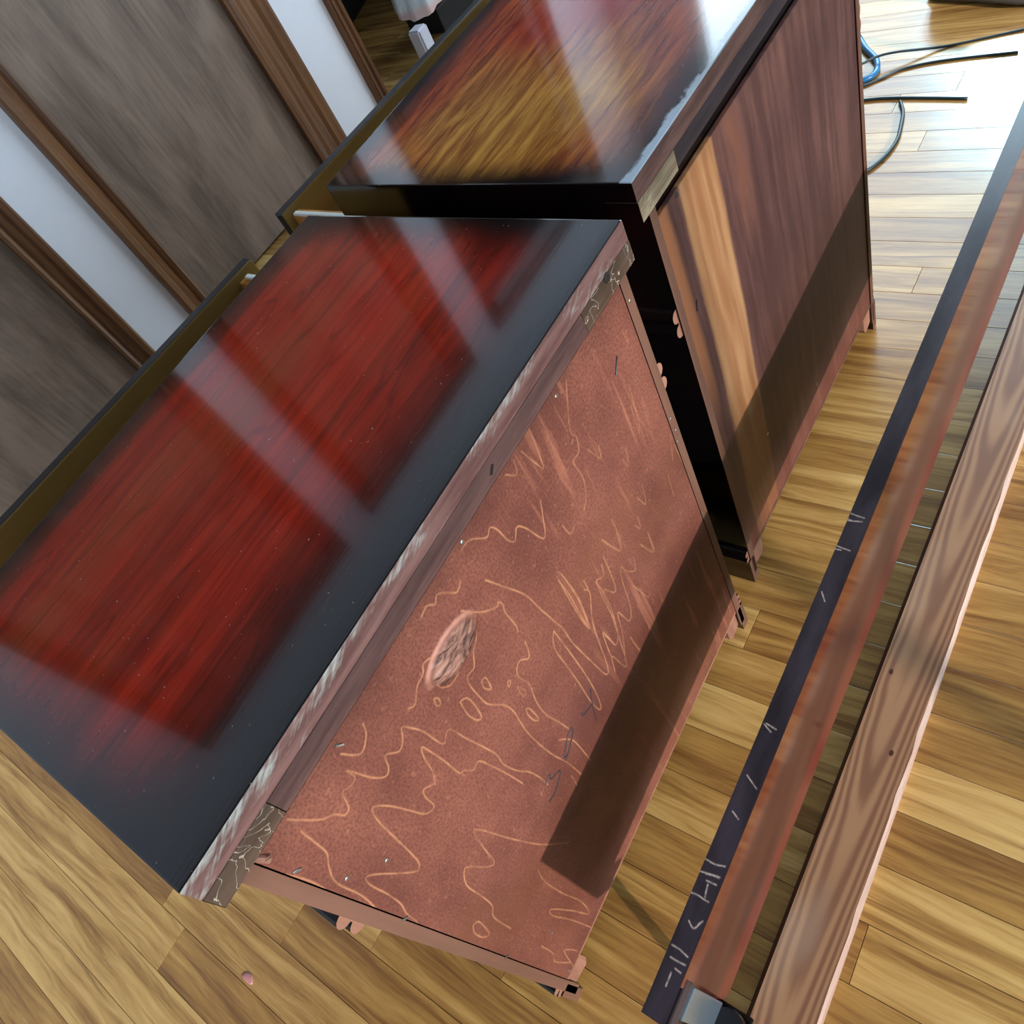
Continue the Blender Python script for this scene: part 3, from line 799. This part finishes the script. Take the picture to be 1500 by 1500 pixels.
# ------------------------------------------------------------------ pine board lying on the floor
pb = empty('pine_board', 'light brown pine board with arched grain lying on the floor at the right', 'board', (0.152, -0.3185, 0), -0.0085)
PWD = 0.1255; PT = 0.044; PL0 = -0.35; PL1 = 3.1
bm = bmesh.new()
pr = [(0.0, 0.0), (0.0, PT - 0.010), (-0.009, PT), (-PWD + 0.006, PT), (-PWD, PT - 0.008), (-PWD, 0.0)]
nseg = 70; rows = []
rg = random.Random(9)
for i in range(nseg + 1):
    xx = PL0 + (PL1 - PL0) * i / nseg
    row = []
    for j, (yy, zz) in enumerate(pr):
        jit = (rg.random() - 0.5) * 0.004 if j in (3, 4) else 0
        row.append(bm.verts.new((xx, yy + jit, zz)))
    rows.append(row)
for q, w in zip(rows, rows[1:]):
    for j in range(5):
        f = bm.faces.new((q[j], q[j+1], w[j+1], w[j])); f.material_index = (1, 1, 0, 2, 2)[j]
    f = bm.faces.new((q[5], q[0], w[0], w[5])); f.material_index = 0
bm.faces.new(rows[0]); bm.faces.new(rows[-1][::-1])
bmesh.ops.recalc_face_normals(bm, faces=bm.faces)
finish('board', bm, ['pine', 'pine_dark', 'pine_worn_lit'], pb)
for x_, y_ in ((0.62, -0.085), (0.80, -0.03)):
    bm = bmesh.new(); n = 10
    vs = [bm.verts.new((x_ + 0.007*math.cos(2*math.pi*k/n), y_ + 0.004*math.sin(2*math.pi*k/n), PT + 0.0006)) for k in range(n)]
    bm.faces.new(vs); ex = bmesh.ops.extrude_face_region(bm, geom=bm.faces[:])
    bmesh.ops.translate(bm, vec=(0, 0, -0.002), verts=[v for v in ex['geom'] if isinstance(v, bmesh.types.BMVert)])
    bmesh.ops.recalc_face_normals(bm, faces=bm.faces); finish('knot', bm, 'pine_dark', pb)

# ------------------------------------------------------------------ things beyond the nightstands
# slim white bin with a plastic bag over its rim, in the opening
bn = empty('pedestal', 'slim white pedestal in the far opening under a plastic bag', 'pedestal', (3.965, 3.25, 0))
bm = bmesh.new()
pr = [(0.0, 0.0), (0.10, 0.0), (0.10, 0.205), (0.0, 0.205)]
A_ = [[bm.verts.new((px, py, pz)) for px, pz in pr] for py in (0.0, 0.10)]
for i in range(4): bm.faces.new((A_[0][i], A_[0][(i+1) % 4], A_[1][(i+1) % 4], A_[1][i]))
bm.faces.new(A_[0]); bm.faces.new(A_[1][::-1]); bmesh.ops.recalc_face_normals(bm, faces=bm.faces)
bmesh.ops.bevel(bm, geom=bm.edges[:], offset=0.012, segments=2, affect='EDGES')
finish('column', bm, 'bin', bn)
bg_ = empty('plastic_bag', 'white and pink tinted plastic bag slumped on top of the slim white pedestal', 'bag', (4.20, 3.24, 0.0))
bm = bmesh.new(); NU, NV = 40, 14; rg = random.Random(3); rows = []
for j in range(NV):
    v = j / (NV - 1); row = []
    for i in range(NU):
        t = 2 * math.pi * i / NU
        fold = 1 + 0.07 * math.sin(7 * t + 2*v) * (0.4 + v) + 0.05 * math.sin(13 * t + 1.7)
        rx = (0.25 - 0.07 * v) * fold; ry = (0.22 - 0.06 * v) * fold
        hem = 0.225 + 0.02 * math.sin(3 * t + 0.5) + 0.05 * max(0, math.cos(t - 0.2))
        z_ = hem + (0.72 - hem) * v + 0.01 * rg.random()
        row.append(bm.verts.new((0.13 + rx * math.cos(t), 0.16 + ry * math.sin(t), z_)))
    rows.append(row)
for q, w in zip(rows, rows[1:]):
    for i in range(NU): bm.faces.new((q[i], q[(i+1) % NU], w[(i+1) % NU], w[i]))
tp = bm.verts.new((0.13, 0.16, 0.76))
for i in range(NU): bm.faces.new((rows[-1][i], rows[-1][(i+1) % NU], tp))
bmesh.ops.recalc_face_normals(bm, faces=bm.faces)
o = finish('bag_film', bm, 'film', bg_, smooth=True)
bx_ = empty('dark_interior_box', 'black box added for the dark interior behind the slim white pedestal', 'box', (4.34, 3.40, 0))  # black shape added where the interior past the pedestal is only dark
B('box_body', 'dark_box', bx_, 0, 0.42, 0, 0.30, 0, 0.15, bev=0.01); B('lid', 'dark_box', bx_, -0.01, 0.43, -0.01, 0.31, 0.152, 0.175, bev=0.006)
ck = empty('dark_cabinet', 'black low cabinet on the hall floor beyond the opening', 'cabinet', (4.66, 4.58, 0), 0.35)
B('cabinet_body', 'dark_box', ck, 0, 1.0, 0, 0.8, 0.06, 1.1, bev=0.01); B('plinth', 'dark_box', ck, 0.02, 0.98, 0.03, 0.78, 0, 0.062, bev=0.004)

# black shoe-like bag and cables at the far right
sh_ = empty('black_shoe', 'dark navy shoe with grey sole lying at top right beyond the nightstands', 'shoe', (3.98, 0.36, 0), -1.9)
def loft(name, mat, secs, parent):
    bm = bmesh.new(); rings = []
    for (cx, w, z0, z1, yo) in secs:
        ring = []
        for k in range(16):
            t = 2*math.pi*k/16; c, s_ = math.cos(t), math.sin(t)
            ring.append(bm.verts.new((cx, yo + w * (abs(c) ** 0.8) * (1 if c > 0 else -1), (z0+z1)/2 + (z1-z0)/2 * (abs(s_) ** 0.8) * (1 if s_ > 0 else -1))))
        rings.append(ring)
    for q, w in zip(rings, rings[1:]):
        for k in range(16): bm.faces.new((q[k], q[(k+1) % 16], w[(k+1) % 16], w[k]))
    bm.faces.new(rings[0][::-1]); bm.faces.new(rings[-1]); bmesh.ops.recalc_face_normals(bm, faces=bm.faces)
    return finish(name, bm, mat, parent, smooth=True)
loft('upper', 'bag_dark', [(0.0, 0.05, 0.04, 0.20, 0), (0.05, 0.075, 0.03, 0.24, 0), (0.16, 0.08, 0.03, 0.23, 0), (0.27, 0.078, 0.03, 0.17, 0.005), (0.38, 0.09, 0.03, 0.125, 0.01), (0.48, 0.075, 0.03, 0.10, 0.012), (0.53, 0.03, 0.035, 0.075, 0.012)], sh_)
loft('sole', 'sole', [(-0.01, 0.045, 0.0, 0.04, 0), (0.04, 0.08, 0.0, 0.045, 0), (0.2, 0.078, 0.0, 0.045, 0), (0.38, 0.098, 0.0, 0.045, 0.01), (0.50, 0.08, 0.0, 0.045, 0.012), (0.55, 0.03, 0.005, 0.04, 0.012)], sh_)

def cable(label, mat, pts, r):
    bm = bmesh.new(); tube(bm, spline([(a, b, r + h) for a, b, h in pts], 8), r, 7)
    o = finish('cable', bm, mat); o['label'] = label; o['category'] = 'cable'; o['group'] = 'cables on the floor at the right'
    for p in o.data.polygons: p.use_smooth = True
cable('thick blue cable curled in a loop on the bright floor', 'cable_blue', [(3.75,.62,0),(3.60,.53,0),(3.50,.455,0),(3.42,.43,0),(3.37,.45,0),(3.36,.52,0),(3.40,.70,0)], 0.012)
cable('thin dark cable crossing over the blue loop', 'cable_dark', [(3.33,.62,.03),(3.43,.49,.034),(3.47,.44,.036),(3.50,.37,.03),(3.56,.20,.0),(3.62,-.05,.0)], 0.005)
cable('thin dark cable lying just below the blue loop', 'cable_dark', [(3.30,.60,0),(3.325,.475,0),(3.375,.40,0),(3.43,.33,0),(3.46,.20,0),(3.47,-.05,0)], 0.005)
cable('straight thin cable running out to the right of the frame', 'cable_dark', [(3.20,.62,0),(3.235,.43,0),(3.235,.30,0),(3.20,.05,0)], 0.006)
cable('lowest dark cable, bent into a wide hook towards the nightstand', 'cable_dark', [(2.74,.36,0),(2.80,.275,0),(2.88,.235,0),(2.97,.222,0),(3.05,.232,0),(3.14,.25,0),(3.21,.28,0)], 0.007)

# a pink drop of finish dried on the boards at lower left
bm = bmesh.new(); bmesh.ops.create_uvsphere(bm, u_segments=14, v_segments=7, radius=1.0)
for v in bm.verts:
    v.co = Vector((v.co.x * 0.011 - 0.375, v.co.y * (0.020 + 0.012 * max(0, -v.co.x)) + 0.795, max(v.co.z, 0) * 0.004 + 0.0002))
o = finish('dried_drop', bm, plain('pink_drop', '#b9807a', 0.25), floor, smooth=True); o['label'] = 'dried pink drop on the boards'
